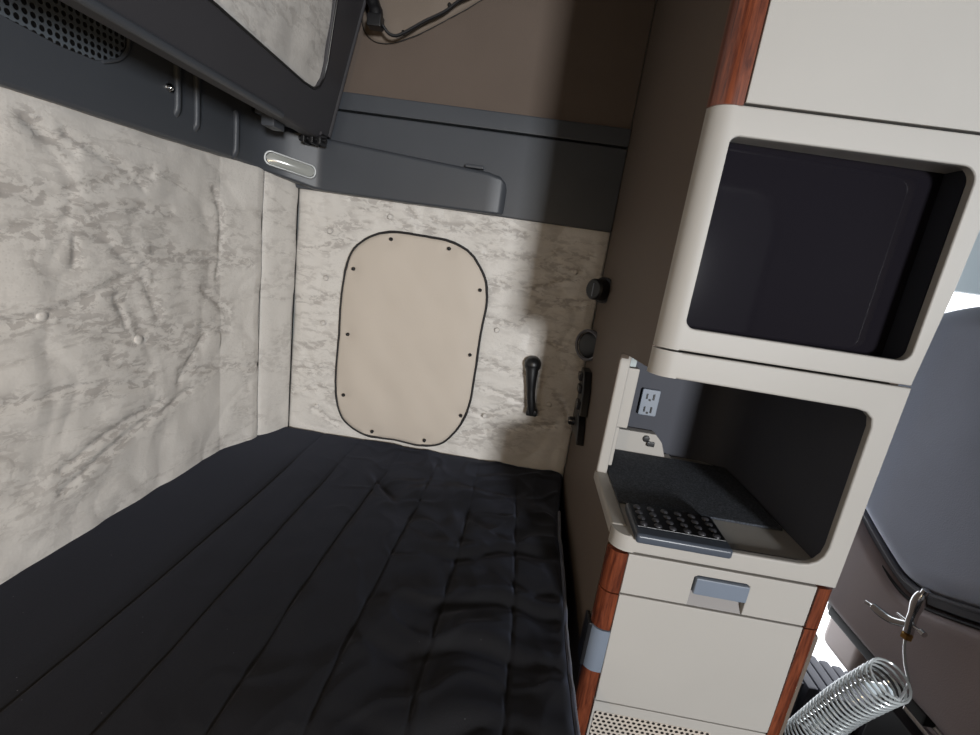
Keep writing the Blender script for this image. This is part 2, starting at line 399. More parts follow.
# side belt: recessed field with a seam under its top strip, then the ledge
b2 = bx('trim_2', -.88, .222, 1.485, 1.53, .117, .352, M['trim'], bev=.006); tag(b2, kind='structure')
b3 = bx('trim_3', -.88, .222, 1.483, 1.53, .356, .405, M['trim'], bev=.004); tag(b3, kind='structure')
bx('clip', -.24, -.185, 1.462, 1.486, .240, .250, M['trim'], b2, bev=.003)

# speaker grille in the rear belt
t = thing('speaker_grille', 'oblong perforated speaker grille in the dark rear trim', 'speaker', (-.82, .80, .28))
pts = [(.55, .245), (.72, .235), (.80, .230), (.86, .233), (.905, .25), (.925, .28), (.925, .31), (.905, .345), (.5, .36), (.5, .25)]
done('mesh_panel', plate_mesh(pts, [], .004, .001, lambda u, v, w: (-.822+w, u, v)), M['grille'], t)
bm = bmesh.new(); tube(bm, spline([(-.818, .875, .236), (-.818, .912, .255), (-.818, .932, .283), (-.818, .928, .32), (-.818, .905, .345)], 8), .003, 8)
done('rim', bm, M['trim'], t)
t = thing('screw', 'silver screw with round washer in the dark rear trim', 'screw', (-.82, 1.049, .246))
bm = bmesh.new(); lathe(bm, [(0, .003), (.008, .003), (.0095, .0), (.0095, -.003)], axis((-.818, 1.035, .246), (1, 0, 0)), 24)
done('washer', bm, M['chrome'], t)
bm = bmesh.new(); lathe(bm, [(0, .008), (.003, .0075), (.0052, .005), (.0055, .002)], axis((-.818, 1.035, .246), (1, 0, 0)), 16)
done('screw_head', bm, M['chrome'], t)
# oval lamp where the belt turns the corner
t = thing('courtesy_lamp', 'oblong silver courtesy lamp in the dark trim at the corner', 'lamp', (-.75, 1.44, .175))
ce = Vector((-.746, 1.414, .172)); ux = Vector((1, .61, -.17)).normalized(); nz_ = Vector((.61, -1, 0)).normalized(); uv = nz_.cross(ux).normalized()
if uv.z < 0: uv = -uv
nz_ = ux.cross(uv).normalized()
if nz_.y > 0: nz_ = -nz_
lf = lambda o_, u, v, w: ce + ux*u + uv*v + nz_*(w+o_)
done('bezel', plate_mesh(rrect(-.072, .072, -.021, .021, .019), [rrect(-.066, .066, -.0155, .0155, .014)], .008, .002, lambda u, v, w: lf(0, u, v, w)), simple('satin_bezel', srgb(150, 152, 152), .4, metal=.3), t)
bm = bmesh.new()
def lensf(u, v):
    a = (u-.5)*2; b = (v-.5)*2
    x = a*.066; hh = .0155*math.sqrt(max(0.02, 1-max(0, abs(a)-.75)**2*16))
    return lf(.003+.006*(1-a*a)*(1-b*b), x, b*hh, 0)
grid(bm, 24, 8, lensf); done('lens', bm, M['lens'], t)

# ------------------------------------------------------------ folded upper bunk
BX = lambda y, z, w=0: (-.65+.225*(z-.275)-w, y, z)
t = thing('upper_bunk', 'folded upper bunk with dark frame around pale printed fabric', 'bunk', (-.65, 1.0, .26))
outer = [(-.95, .252), (1.40, .252), (1.445, .262), (1.455, .28), (1.448, .63), (1.44, 1.02), (-.95, 1.02)]
hole = [(-.85, .372), (.9, .362), (1.25, .350), (1.30, .353), (1.325, .366), (1.337, .39), (1.336, .43), (1.305, .56), (1.21, .93), (-.85, .93)]
done('frame', plate_mesh(outer, [hole], .045, .006, lambda u, v, w: BX(u, v, .045-w)), M['bunk'], t, ang=30)
bm = bmesh.new()
def bf(u, v):
    y = -.93+u*2.33; z = .32+v*.67
    p = Vector((y, z, 3)); h = .004*noise.noise(p*6)+.004*crease(p, 2.6)+.005*noise.noise(p*14)
    return BX(y, z, .011-h)
grid(bm, 150, 60, bf); done('fabric_panel', bm, M['quilt'], t, ang=180)
bm = bmesh.new(); tube(bm, [Vector(BX(u, v, -.0005)) for u, v in spline([(a, b, 0) for a, b in hole], 1, True) for u, v in [(u, v)]] if False else [Vector(BX(a, b, -.0005)) for a, b in hole], .003, 8, True)
done('piping', bm, M['black'], t)
bm = bmesh.new(); tube(bm, [BX(-.95, .254, -.004), BX(1.18, .254, -.004)], .008, 10); done('lip', bm, M['trim'], t)  # slightly lighter colour puts the lip's highlight into this rail
bm = bmesh.new(); tube(bm, [BX(1.39, .265, -.002), BX(1.447, .268, -.002), BX(1.448, .63, 0), BX(1.44, 1.0, 0)], .005, 8); done('end_bead', bm, M['bunk'], t)
bx('bunk_back', -.80, -.70, -.95, 1.40, .42, 1.02, M['bunk'], t, bev=.01)
bx('hinge_plate', -.78, -.665, 1.28, 1.44, .272, .282, M['trim'], t, bev=.003)
bx('bracket_block', -.735, -.70, 1.235, 1.29, .236, .268, M['trim'], t, bev=.004)
for x, h in ((-.70, .26), (-.675, .268), (-.652, .255)):
    bm = bmesh.new(); box(bm, x-.0055, x+.0055, 1.385, 1.43, .235, h, .003); done('knuckle', bm, M['black'], t)
bm = bmesh.new(); tube(bm, [(-.72, 1.41, .25), (-.64, 1.41, .25)], .007, 12); done('pin', bm, M['black'], t)

# ------------------------------------------------------------ window covers
def cover(name, label, outline, y, snaps, mat='cover', er=.0045):
    t = thing(name, label, 'window cover', (outline[0][0], y, outline[0][1]))
    pts = spline([(a, b, 0) for a, b in outline], 5, True)
    cx = sum(p.x for p in pts)/len(pts); cz = sum(p.y for p in pts)/len(pts)
    bm = bmesh.new(); rings = []
    N = len(pts); K = 26
    for k in range(K, 0, -1):
        s = k/K; ring = []
        for p in pts:
            x = cx+(p.x-cx)*s; z = cz+(p.y-cz)*s
            h = .010+.016*(1-s**6)
            q = Vector((x, 0, z)); h += (.003*noise.noise(q*7)+.0022*noise.noise(Vector((x*14+z*9, 0, z*7))))*(1-s**8)
            for sx, sz in snaps:
                d = math.hypot(x-sx, z-sz); h -= .006*math.exp(-(d/.022)**2)
            ring.append(bm.verts.new((x, y+.012-h, z)))
        rings.append(ring)
    rings.insert(0, [bm.verts.new((p.x, y+.03, p.y)) for p in pts])
    for a, b in zip(rings, rings[1:]):
        for k in range(N): bm.faces.new((a[k], a[(k+1)%N], b[(k+1)%N], b[k]))
    c = bm.verts.new((cx, y+.012-.026, cz))
    for k in range(N): bm.faces.new((rings[-1][k], rings[-1][(k+1)%N], c))
    done('cover_panel', bm, M[mat], t, ang=80)
    bm = bmesh.new(); ring = []
    for i, p in enumerate(pts):
        q = Vector((p.x, 0, p.y)); ring.append((p.x+.0015*noise.noise(q*40), y+.004, p.y+.0015*noise.noise(q*40+Vector((9, 9, 9)))))
    tube(bm, ring, er, 8, True); done('cord_edging', bm, M['blackcord'], t)
    for x, z in snaps:
        bm = bmesh.new(); lathe(bm, [(0, .005), (.003, .0045), (.0055, .002), (.006, -.003)], axis((x, y-.0065, z), (0, -1, 0)), 14)
        done('snap', bm, M['black'], t)
    return t
winout = [(-.455,.025),(-.377,.028),(-.320,.0265),(-.261,.023),(-.194,-.004),(-.140,-.071),(-.123,-.145),(-.128,-.251),(-.129,-.387),(-.134,-.501),(-.159,-.578),(-.207,-.643),(-.275,-.666),(-.376,-.662),(-.477,-.662),(-.552,-.625),(-.586,-.557),(-.595,-.464),(-.594,-.324),(-.594,-.190),(-.578,-.071),(-.530,-.008)]
cover('window_cover', 'large cream window cover with black cord edging on the padded side wall', winout, 1.482,
      [(-.446,.004),(-.261,.001),(-.559,-.104),(-.148,-.111),(-.562,-.318),(-.152,-.322),(-.562,-.529),(-.155,-.533),(-.452,-.643),(-.268,-.643)])
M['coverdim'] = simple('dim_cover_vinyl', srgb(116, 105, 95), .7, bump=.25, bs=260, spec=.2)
cover('window_cover', 'dim upper window cover above the dark side trim, behind a black plug and cord',
      [(-.60,.70),(-.60,.62),(-.592,.585),(-.572,.562),(-.545,.552),(-.50,.556),(-.44,.580),(-.36,.625),(-.28,.675),(-.2,.74),(-.17,.85),(-.2,.97),(-.3,1.02),(-.5,1.02),(-.58,.96)], 1.503,
      [(-.470,.582), (-.345,.664)], 'coverdim', .0016)
# plug and cord hanging on the upper cover
t = thing('power_plug', 'black plug with cord hanging in front of the upper window cover', 'plug', (-.53, 1.44, .62))
bm = bmesh.new(); box(bm, -.552, -.512, 1.42, 1.455, .560, .592, .004)
done('plug_body', bm, M['black'], t)
bm = bmesh.new(); tube(bm, spline([(-.545, 1.44, .665), (-.55, 1.44, .64), (-.535, 1.44, .605), (-.532, 1.44, .585)], 6), .016, 12, rs=[.013]*6+[.017]*6+[.019]*7)
done('strain_relief', bm, M['black'], t)
bm = bmesh.new(); tube(bm, spline([(-.513, 1.44, .572), (-.497, 1.445, .556), (-.478, 1.45, .553), (-.455, 1.455, .565), (-.40, 1.46, .602), (-.35, 1.462, .630), (-.31, 1.462, .662), (-.26, 1.462, .69), (-.2, 1.45, .74)], 8), .0042, 8)
done('cord', bm, M['black'], t)
bm = bmesh.new(); tube(bm, [(-.549, 1.43, .64), (-.555, 1.43, .72)], .003, 8); done('prong_lead', bm, M['chrome'], t)
t = thing('screw', 'silver screw beside the black plug on the upper wall', 'screw', (-.57, 1.5, .575))
bm = bmesh.new(); lathe(bm, [(0, .004), (.004, .0035), (.007, .0), (.007, -.004)], axis((-.582, 1.509, .583), (0, -1, 0)), 16); done('screw_head', bm, M['chrome'], t)

# black latch handle on the padded wall
t = thing('wall_latch', 'black round-headed latch handle hanging on the padded side wall', 'latch', (.055, 1.48, -.38))
bm = bmesh.new(); lathe(bm, [(0, .030), (.012, .029), (.023, .022), (.027, .010), (.027, -.012)], axis((.054, 1.49, -.322), (0, -1, 0)), 28)
done('latch_head', bm, M['black'], t)
bm = bmesh.new(); pts = spline([(.054, 1.476, -.33), (.058, 1.472, -.37), (.064, 1.472, -.42), (.072, 1.474, -.46), (.076, 1.478, -.486)], 6)
tube(bm, pts, .015, 14, rs=[.022-.008*min(1, i/10) for i in range(len(pts))]); done('lever', bm, M['black'], t)
bx('lever_foot', .058, .094, 1.465, 1.495, -.492, -.470, M['black'], t, bev=.005)

# ------------------------------------------------------------ mattress
t = thing('mattress', 'black channel-quilted mattress along the rear wall', 'mattress', (-.33, .3, -.684))
ZB = -.684
seams = [-.617, -.485, -.343, -.2095, -.069, .068]
def lap(x, a, w): return math.exp(-((x-a)/w)**2)
def bedz(x, y):
    z = 0
    x_ = x + .006*math.sin(y*5+x*9)
    fade = min(1, max(.25, (1.42-y)/.25))
    for s in seams: z -= .005*lap(x_, s, .0034)*fade; z -= .003*lap(x_, s, .02)*fade
    z += .0045*noise.noise(Vector((x*5, y*3, 1)))
    r = min(1, max(0, (x+.25)/.22))*min(1, max(0, (1.15-y)/.15))
    # sideways puckers between the front channels
    for yc, am, sl, ph in ((1.0, .012, .30, .0), (.815, .014, .16, .5), (.69, .013, .08, 1.2), (.55, .012, .12, .3), (.9, .006, -.25, 2)):
        yy = y - (yc + sl*(x-.08) + .014*math.sin(x*26+ph))
        z -= .6*r*am*math.exp(-(yy/.018)**2)
        z += r*am*.45*math.exp(-((yy-.035)/.028)**2)
    m2 = min(1, max(0, (x+.6)/.4))
    z += .011*m2*noise.noise(Vector((x*9+y*4, y*9-x*3, 5)))*min(1, max(0, (1.5-y)/.3))
    z += .005*crease((x*1.5, y*1.1, 8), 3.2)*m2 + .003*crease((x*2.2+y, y*2-x, 3), 4)*m2
    # pulled fold near the third channel
    z += .012*math.exp(-(((x+.33)*.75+(y-1.19)*.6)/.014)**2 - (((x+.33)*-.6+(y-1.19)*.8)/.07)**2)
    z -= .010*math.exp(-(((x+.31)*.75+(y-1.19)*.6)/.016)**2 - (((x+.31)*-.6+(y-1.19)*.8)/.07)**2)
    return z
xs0, xs1, ys0, ys1 = -.852, .184, -.95, 1.505
prof = []      # (x, dz) across; right side rolls over to the side wall of the mattress
nx = 300
bm = bmesh.new()
cols = [xs0+(xs1-xs0)*i/nx for i in range(nx+1)]
rowsy = [ys0+(.3-ys0)*j/60 for j in range(60)]+[.3+(ys1-.3)*j/260 for j in range(261)]
vs = []
def edge_x(y): return xs1+.034*max(0, (y-1.1)/.4) - .003*math.sin(y*11)
for y in rowsy:
    c = []; ex = edge_x(y); dy = ys1-y; endr = .022*(1-math.sqrt(max(0, 1-max(0, 1-dy/.022)**2))) if dy < .022 else 0
    for x in cols:
        xx = xs0+(x-xs0)*(ex-xs0)/(xs1-xs0)
        d = ex-xx; dr = .018*(1-math.sqrt(max(0, 1-(1-d/.018)**2))) if d < .018 else 0
        c.append(bm.verts.new((xx, y, ZB+bedz(xx, y)*min(1, d/.02)-dr-endr)))
    for k in range(1, 13):
        z = ZB-.018-.14*k/12
        c.append(bm.verts.new((ex-.004+.006*math.sin(k/12*PI)+.0025*noise.noise(Vector((y*8, z*10, 0))), y, z)))
    vs.append(c)
for a, b in zip(vs, vs[1:]):
    for k in range(len(a)-1): bm.faces.new((a[k], a[k+1], b[k+1], b[k]))
bm.faces.new([c[0] for c in vs]+[]) if False else None
done('mattress_top', bm, M['bed'], t, ang=180)
bm = bmesh.new(); tube(bm, [(edge_x(y)-.001, y, ZB-.007+bedz(edge_x(y)-.02, y)*.5) for y in rowsy if y < 1.25], .0045, 8); done('piping', bm, simple('navy_piping', srgb(52, 58, 78), .7, sheen=.3), t)
o = bx('bunk_base', -.86, .17, -.94, 1.49, -1.39, -.845, M['gasket'], t, bev=.004)

# ------------------------------------------------------------ cabinet tower
F, XL, XC, XE = .765, .222, .252, .620      # front face, side face, where the rounded corner ends, right end
tw = thing('cabinet_tower', 'tall cream storage cabinet with wood corner strips beside the bunk', 'cabinet', (.42, 1.1, -1.4))
ffn = lambda u, v, w: (u, F+w, v)
def post(bm, z0, z1, xl=XL, xc=XC, f=F, depth=.03, side=-1, x_in=None, n=8):
    """quarter-round upright corner: from the side face round to the front"""
    r = xc-xl if side < 0 else xl-xc
    prof = []
    for k in range(n+1):
        a = PI/2*k/n
        if side < 0: prof.append((xc-r*math.cos(a), f+r-r*math.sin(a)))
        else: prof.append((xc+r*math.cos(a), f+r-r*math.sin(a)))
    if x_in is not None: prof.append((x_in, f))
    xi = x_in if x_in is not None else xc
    prof += [(xi, f+depth+r*.0), (xl, f+max(depth, r))] if depth > r else [(xi, f+r+.001), (xl, f+r+.001)]
    a = [bm.verts.new((x, y, z0)) for x, y in prof]; b = [bm.verts.new((x, y, z1)) for x, y in prof]
    m = len(a)
    for i in range(m): bm.faces.new((a[i], a[(i+1)%m], b[(i+1)%m], b[i]))
    bm.faces.new(a[::-1]); bm.faces.new(b)
# side panel with an opening that runs out to the front corner
side_out = [(.797, -1.40), (1.497, -1.40), (1.497, 1.14), (.797, 1.14), (.797, -.146), (1.0, -.160), (1.012, -.165), (1.018, -.18), (1.020, -.44), (1.012, -.452), (.797, -.452)]
done('side_panel', plate_mesh(side_out, [], .018, .001, lambda u, v, w: (XL+w, u, v)), M['shaded_taupe'], tw)
bx('end_panel', .605, XE, .79, 1.497, -1.40, 1.14, M['shaded_taupe'], tw)
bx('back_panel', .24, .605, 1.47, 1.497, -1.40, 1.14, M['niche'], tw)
# upper door
ud = done('upper_door', plate_mesh([(.2655, .262), (.90, .262), (.90, 1.13), (.2655, 1.13)], [], .02, .002, ffn), M['cream'], tw)
bm = bmesh.new(); post(bm, .257, 1.13, .2205, .249, .763, .03, x_in=.2625); done('wood_strip', bm, M['wood'], tw)['label'] = 'glossy red-brown wood strip beside the upper door'
bx('upper_side_box', .60, .90, .785, 1.49, .255, 1.14, M['shaded_taupe'], tw)
bx('gap_shadow', .262, .80, .775, .79, .25, .27, M['gasket'], tw, bev=0)
# television surround
bm = bmesh.new(); post(bm, -.105, .2585, f=F-.0003, x_in=.2562)
merge(bm, plate_mesh([(XC-.004, -.105), (XE, -.105), (XE+.012, .05), (XE+.02, .2585), (XC-.004, .2585)], [rrect(.257, .604, -.068, .2175, [.022, .012, .016, .016])], .016, .003, ffn))
tvs = done('television_surround', bm, M['cream'], tw, ang=50)
bx('recess_side', .6045, .612, .782, .90, -.09, .24, M['niche'], tvs, bev=0)
bx('recess_top', .245, .612, .779, .90, .219, .228, M['cream'], tvs, bev=0)
bx('recess_back', .235, .612, .90, .905, -.1, .25, M['niche'], tvs, bev=0)
# cubby surround
bm = bmesh.new(); post(bm, -.4795, -.4480, f=F-.0003, x_in=.262)
post(bm, -.152, -.1085, f=F-.0003, x_in=.262)
lo = [(XC, -.4795), (XE, -.4795), (XE+.003, -.1085), (XC, -.1085), (XC, -.1485)]
lo = [(XC-.002, -.1085), (XC-.002, -.152)] + [(.553, -.155), (.568, -.158), (.579, -.167), (.583, -.182), (.584, -.405), (.581, -.422), (.573, -.434), (.560, -.4415), (.545, -.444)] + [(.30, -.446), (XC-.002, -.4475), (XC-.002, -.4795), (XE-.002, -.4795), (XE+.002, -.1085)]
merge(bm, plate_mesh(lo, [], .015, .0035, ffn))
cub = done('cubby_surround', bm, M['cream'], tw, ang=50)
# cubby inside
def quad(name, pts, mat, parent, thick=(0, 0, 0)):
    bm = bmesh.new(); a = [bm.verts.new(p) for p in pts]; d = Vector(thick); b = [bm.verts.new(Vector(p)+d) for p in pts]; n = len(a)
    for i in range(n): bm.faces.new((a[i], a[(i+1)%n], b[(i+1)%n], b[i]))
    bm.faces.new(a[::-1]); bm.faces.new(b); return done(name, bm, mat, parent)
pl = [(.24, 1.212)]+[(.505+.078*math.sin(PI/2*k/8), 1.134+.078*math.cos(PI/2*k/8)) for k in range(9)]+[(.586, .98), (.5895, .775)]
pl += [(x+(.012 if i > 4 else 0), y+(.012 if i <= 4 else 0)) for i, (x, y) in reversed(list(enumerate(pl)))]
bm = bmesh.new(); extrude_loop(bm, pl, lambda u, v, t: (u, v, t), -.46, -.13)
done('cubby_liner', bm, M['nichewall'], tw)
quad('cubby_top', [(.24, .79, -.14), (.60, .79, -.14), (.60, 1.21, -.14), (.24, 1.21, -.14)], M['niche'], tw, (0, 0, .01))
quad('cubby_shelf', [(.236, .79, -.450), (.60, .79, -.450), (.60, 1.21, -.452), (.236, 1.21, -.452)], M['cream'], tw, (0, 0, -.012))
# jamb of the side opening
jb = bx('jamb', XL+.001, .247, 1.016, 1.04, -.452, -.158, M['cream'], tw, bev=.004, seg=3)
bx('jamb_step', .244, .272, 1.024, 1.05, -.335, -.195, M['cream'], jb, bev=.003)
bx('jamb_recess_shade', .246, .262, 1.026, 1.05, -.193, -.170, M['pale'], jb, bev=.002)  # block in place of a small recess; its blue-grey shadow is the colour
bx('jamb_foot', .244, .256, 1.024, 1.05, -.43, -.335, M['cream'], jb, bev=.003)
bx('jamb_lip', XL-.001, .252, .797, 1.03, -.470, -.4465, M['cream'], jb, bev=.005, seg=3)
# key bracket and outlet at the back of the cubby
kb = done('lock_bracket', plate_mesh([(.262, -.450), (.425, -.450), (.408, -.408), (.388, -.388), (.262, -.388)], [], .03, .003, lambda u, v, w: (u, 1.175+w, v)), M['cream'], tw)
kb['label'] = 'small cream bracket with a black lock'
bm = bmesh.new(); lathe(bm, [(0, .006), (.008, .005), (.010, 0), (.010, -.004)], axis((.365, 1.176, -.403), (0, -1, 0)), 16); done('lock', bm, M['black'], kb)
bx('lock_tab', .368, .388, 1.168, 1.176, -.421, -.408, M['black'], kb, bev=.002)
ot = done('power_outlet', plate_mesh(rrect(.337, .383, -.348, -.277, .004), [], .010, .002, lambda u, v, w: (u, 1.200+w, v)), M['outlet'], tw); ot['label'] = 'grey double power outlet'
def slot(x0, x1, z0, z1): bx('slot', x0, x1, 1.1975, 1.203, z0, z1, M['black'], ot, bev=0)
for zc in (-.295, -.330):
    slot(.349, .3525, zc-.008, zc+.006); slot(.366, .370, zc-.009, zc+.007)
    bm = bmesh.new(); lathe(bm, [(0, .001), (.0032, .001), (.0032, -.002)], axis((.3592, 1.1995, zc-.010), (0, -1, 0)), 10); done('slot', bm, M['black'], ot)
quad('back_ledge', [(.27, 1.174, -.4485), (.44, 1.174, -.4485), (.44, 1.2, -.4485), (.27, 1.2, -.4485)], M['cream'], tw, (0, 0, .004))
# drawer with pull
dr = [(.2555, -.5655), (.378, -.5655), (.378, -.506), (.384, -.502), (.470, -.502), (.476, -.506), (.476, -.5655), (.588, -.5655), (.588, -.4835), (.2555, -.4835)]
dw = done('drawer', plate_mesh(dr, [], .02, .002, ffn), M['cream'], tw)
bx('drawer_gap', .25, .60, .782, .79, -.60, -.47, M['gasket'], tw, bev=0)
bx('drawer_pull', .380, .4745, .759, .775, -.537, -.504, M['latch'], dw, bev=.0025)['label'] = 'blue-grey drawer pull'
quad('pull_recess', [(.378, .788, -.536), (.476, .788, -.536), (.476, .768, -.5665), (.378, .768, -.5665)], M['pullgrey'], dw, (0, .008, 0))
# lower door
ld = done('lower_door', plate_mesh([(.2575, -.813), (.592, -.813), (.588, -.5695), (.2555, -.5695)], [], .02, .0025, ffn), M['cream'], tw)
vp = done('vent_panel', plate_mesh([(.2575, -1.35), (.60, -1.35), (.592, -.8165), (.2575, -.8165)], [], .018, .002, lambda u, v, w: (u, F+.001+w, v)), M['cream'], tw)
done('perforated_grille', plate_mesh(rrect(.262, .49, -1.20, -.838, .006), [], .004, .001, lambda u, v, w: (u, F-.0005+w, v)), M['vent'], vp)
# lower wood corners
def wood_l(z0, z1):
    bm = bmesh.new(); post(bm, z0, z1, .2205, .243, .763, .02, x_in=.2535); o = done('wood_strip', bm, M['wood'], tw); o['label'] = 'glossy red-brown wood strip on the left corner'
wood_l(-.5665, -.4835); wood_l(-.649, -.5695); wood_l(-1.38, -.7455)
bm = bmesh.new(); post(bm, -.744, -.6505, .2185, .243, .761, .02, x_in=.2545); done('door_latch', bm, M['latch'], tw)['label'] = 'blue-grey door latch on the wood corner'
bx('latch_back', .2140, .2230, .772, .81, -.745, -.648, M['black'], tw, bev=.003)
for z0, z1, e in ((-.5665, -.4835, 0), (-1.38, -.5695, .012)):
    bm = bmesh.new()
    for za, zb in ((z0, z1),):
        f = len(bm.verts); post(bm, za, zb, XE+.002, XE-.018, F-.001, .03, side=1, x_in=.590)
    o = done('wood_strip', bm, M['wood'], tw); o['label'] = 'glossy red-brown wood strip on the right corner'
bx('right_skirt', XE-.01, XE+.022, .79, 1.45, -1.4, -.60, M['shaded_taupe'], tw, bev=.006)

# television
t = thing('television', 'flat dark television screen recessed in the cream cabinet', 'television', (.43, .82, .0755))
quad('screen', [(.236, .803, -.09), (.6035, .824, -.09), (.6035, .824, .235), (.236, .803, .235)], M['screen'], t, (0, .01, 0))
bx('housing', .27, .59, .836, .88, -.05, .20, M['black'], t, bev=.004)
# mat in the cubby
o = bx('rubber_mat', .250, .579, .885, 1.172, -.4495, -.444, M['mat'], bev=.002); tag(o, 'dusty black mat lying on the cubby shelf', 'mat')
# keypad on the sill
t = thing('keypad_remote', 'dark keypad with rows of buttons on the cubby sill', 'keypad', (.34, .81, -.445))
kf = lambda x, y: -.4335+.10*(y-.86)*.0-.012*max(0, (.775-y)/.02)**2
body = plate_mesh(rrect(.257, .425, .752, .862, .006), [], .017, .0045, lambda u, v, w: (u-.0*(v-.75), v, -.4485+w))
for v in body.verts:
    if v.co.y < .77: v.co.z -= .004*(.77-v.co.y)/.018
done('keypad_body', body, simple('keypad_grey', srgb(70, 76, 86), .35, spec=.5), t)
bx('keypad_face', .262, .420, .776, .858, -.4325, -.4305, M['black'], t, bev=.0008)
for i in range(6):
    for j in range(4):
        bm = bmesh.new(); x = .275+.0262*i; y = .786+.0195*j
        lathe(bm, [(0, .0038), (.004, .0034), (.0066, .0016), (.0072, -.001)], axis((x, y, -.4305), (0, 0, 1)), 12)
        done('key', bm, simple('key_grey', srgb(58, 58, 62), .3) if i+j == 0 else bpy.data.materials['key_grey'], t)

# fittings on the side of the cabinet
t = thing('control_knob', 'black round control knob high on the dark cabinet side', 'knob', (.222, 1.33, -.05))
bm = bmesh.new(); lathe(bm, [(.036, 0), (.036, .008), (.031, .010), (.029, .042), (.024, .047), (0, .047)], axis((.212, 1.352, -.050), (-.75, -.66, 0)), 28); done('knob_body', bm, M['black'], t)
bm = bmesh.new(); tube(bm, [(.177, 1.321, -.070), (.177, 1.321, -.034)], .002, 8); done('pointer', bm, M['latch'], t)
t = thing('dial', 'round black dial with pale rim on the dark cabinet side', 'dial', (.222, 1.40, -.215))
bm = bmesh.new(); lathe(bm, [(.048, 0), (.048, .008), (.044, .012), (.040, .010), (.039, .004)], axis((.208, 1.405, -.219), (-.72, -.69, 0)), 36); done('rim', bm, simple('dial_rim', srgb(92, 92, 98), .35, spec=.6), t)
bm = bmesh.new(); lathe(bm, [(.039, .002), (.030, .008), (.012, .007), (0, .011)], axis((.208, 1.405, -.219), (-.72, -.69, 0)), 36); done('dial_face', bm, M['black'], t)
t = thing('switch_panel', 'black switch cluster on the cabinet side below the dial', 'switch panel', (.222, 1.31, -.36))
done('plate', plate_mesh([(1.39, -.285), (1.33, -.285), (1.285, -.33), (1.265, -.40), (1.335, -.40), (1.38, -.36)], [], .024, .004, lambda u, v, w: (.2215-w, u, v)), M['black'], t)
for y, z, h in ((1.355, -.305, .022), (1.325, -.335, .022), (1.30, -.375, .024)):
    bx('rocker', .188, .201, y-.022, y+.018, z-h/2, z+h/2, simple('rocker_black', srgb(34, 34, 38), .25, spec=.7) if z > -.31 else bpy.data.materials['rocker_black'], t, bev=.003)
t = thing('cable_socket', 'black socket with cable lug low on the cabinet side', 'socket', (.222, 1.33, -.44))
done('socket_plate', plate_mesh([(1.40, -.405), (1.30, -.400), (1.262, -.430), (1.235, -.475), (1.30, -.470), (1.395, -.48)], [], .022, .004, lambda u, v, w: (.2215-w, u, v)), M['black'], t)
bm = bmesh.new(); lathe(bm, [(0, .020), (.010, .019), (.013, .014), (.013, 0)], axis((.200, 1.345, -.442), (-1, 0, -.1)), 18); done('socket_cap', bm, bpy.data.materials['rocker_black'], t)

# ------------------------------------------------------------ passenger seat beyond the cabinet
t = thing('passenger_seat', 'blue-grey passenger seat back seen from behind the cabinet', 'seat', (1.1, .85, -1.4))
SX = 1.0
def seat_shape(y0, y1, zf0, zf1, xoff, thick, n=50, m=50, mat=None, name='', bul=.02, par=None, lean=.03):
    bm = bmesh.new()
    def f(u, v):
        y = y0+(y1-y0)*u; z = zf0(y)+(zf1(y)-zf0(y))*v
        e = min(1, min(u, 1-u)/.09); e = 1-(1-e)**2; g = min(1, min(v, 1-v)/.08); g = 1-(1-g)**2
        x = xoff-bul*e*g+(1-min(e, g))*.01+.006*noise.noise(Vector((y*5, z*4, 2)))+lean*(z+.2)
        return (x, y, z)
    vs = grid(bm, n, m, f)
    ring = [vs[i][0] for i in range(n+1)]+[vs[n][j] for j in range(1, m+1)]+[vs[i][m] for i in range(n-1, -1, -1)]+[vs[0][j] for j in range(m-1, 0, -1)]
    back = [bm.verts.new(v.co+Vector((thick, 0, 0))) for v in ring]; k = len(ring)
    for i in range(k): bm.faces.new((ring[i], ring[(i+1)%k], back[(i+1)%k], back[i]))
    bm.faces.new(back)
    return done(name, bm, mat, par, ang=60)
topz = lambda y: .050-.9*max(0, (y-1.12))**1.6-.25*max(0, (.75-y))**2
mid = lambda y: -.600+.55*max(0, abs(y-1.03)-.02)**1.15 + (.0 if y < 1.03 else .03*(y-1.03))
seat_shape(.32, 1.36, lambda y: mid(y)+.006, topz, SX, .16, mat=M['seat'], name='backrest', bul=.03, par=t)
seat_shape(.32, 1.30, lambda y: -.815, lambda y: mid(y)-.03, SX+.005, .15, mat=M['seatlow'], name='lower_shell', par=t, bul=.02, m=20)
seat_shape(.32, 1.33, lambda y: mid(y)-.026-.015*math.sin(max(0, (y-1.05))*9), lambda y: mid(y)+.002, SX+.012, .12, mat=M['seattrim'], name='trim_band', par=t, bul=.006, m=6)
bm = bmesh.new(); tube(bm, [(SX-.017, .34+.98*i/60, mid(.34+.98*i/60)+.004) for i in range(61)], .006, 8); done('seam_welt', bm, M['seattrim'], t)
bm = bmesh.new(); tube(bm, [(SX-.012, .34+.94*i/60, mid(.34+.94*i/60)-.032-.015*math.sin(max(0, (.34+.94*i/60-1.05))*9)) for i in range(61)], .004, 8); done('seam_welt', bm, M['black'], t)
bx('seat_cushion', 1.12, 1.62, .45, 1.25, -.98, -.80, M['seatlow'], t, bev=.05, seg=4)
bx('seat_base', 1.10, 1.50, .55, 1.12, -1.30, -.985, M['black'], t, bev=.01)
for x in (1.04, 1.075): bx('slide_rail', x, x+.012, .62, .99, -.905, -.892, M['chrome'], t, bev=.003)
simple('pale_grey_shell', srgb(190, 178, 174), .5)
bx('recliner_box', 1.06, 1.12, 1.12, 1.33, -.905, -.805, M['black'], t, bev=.012)
bx('pale_cover', 1.13, 1.24, 1.235, 1.40, -1.07, -.87, bpy.data.materials['pale_grey_shell'], t, bev=.03, seg=4)
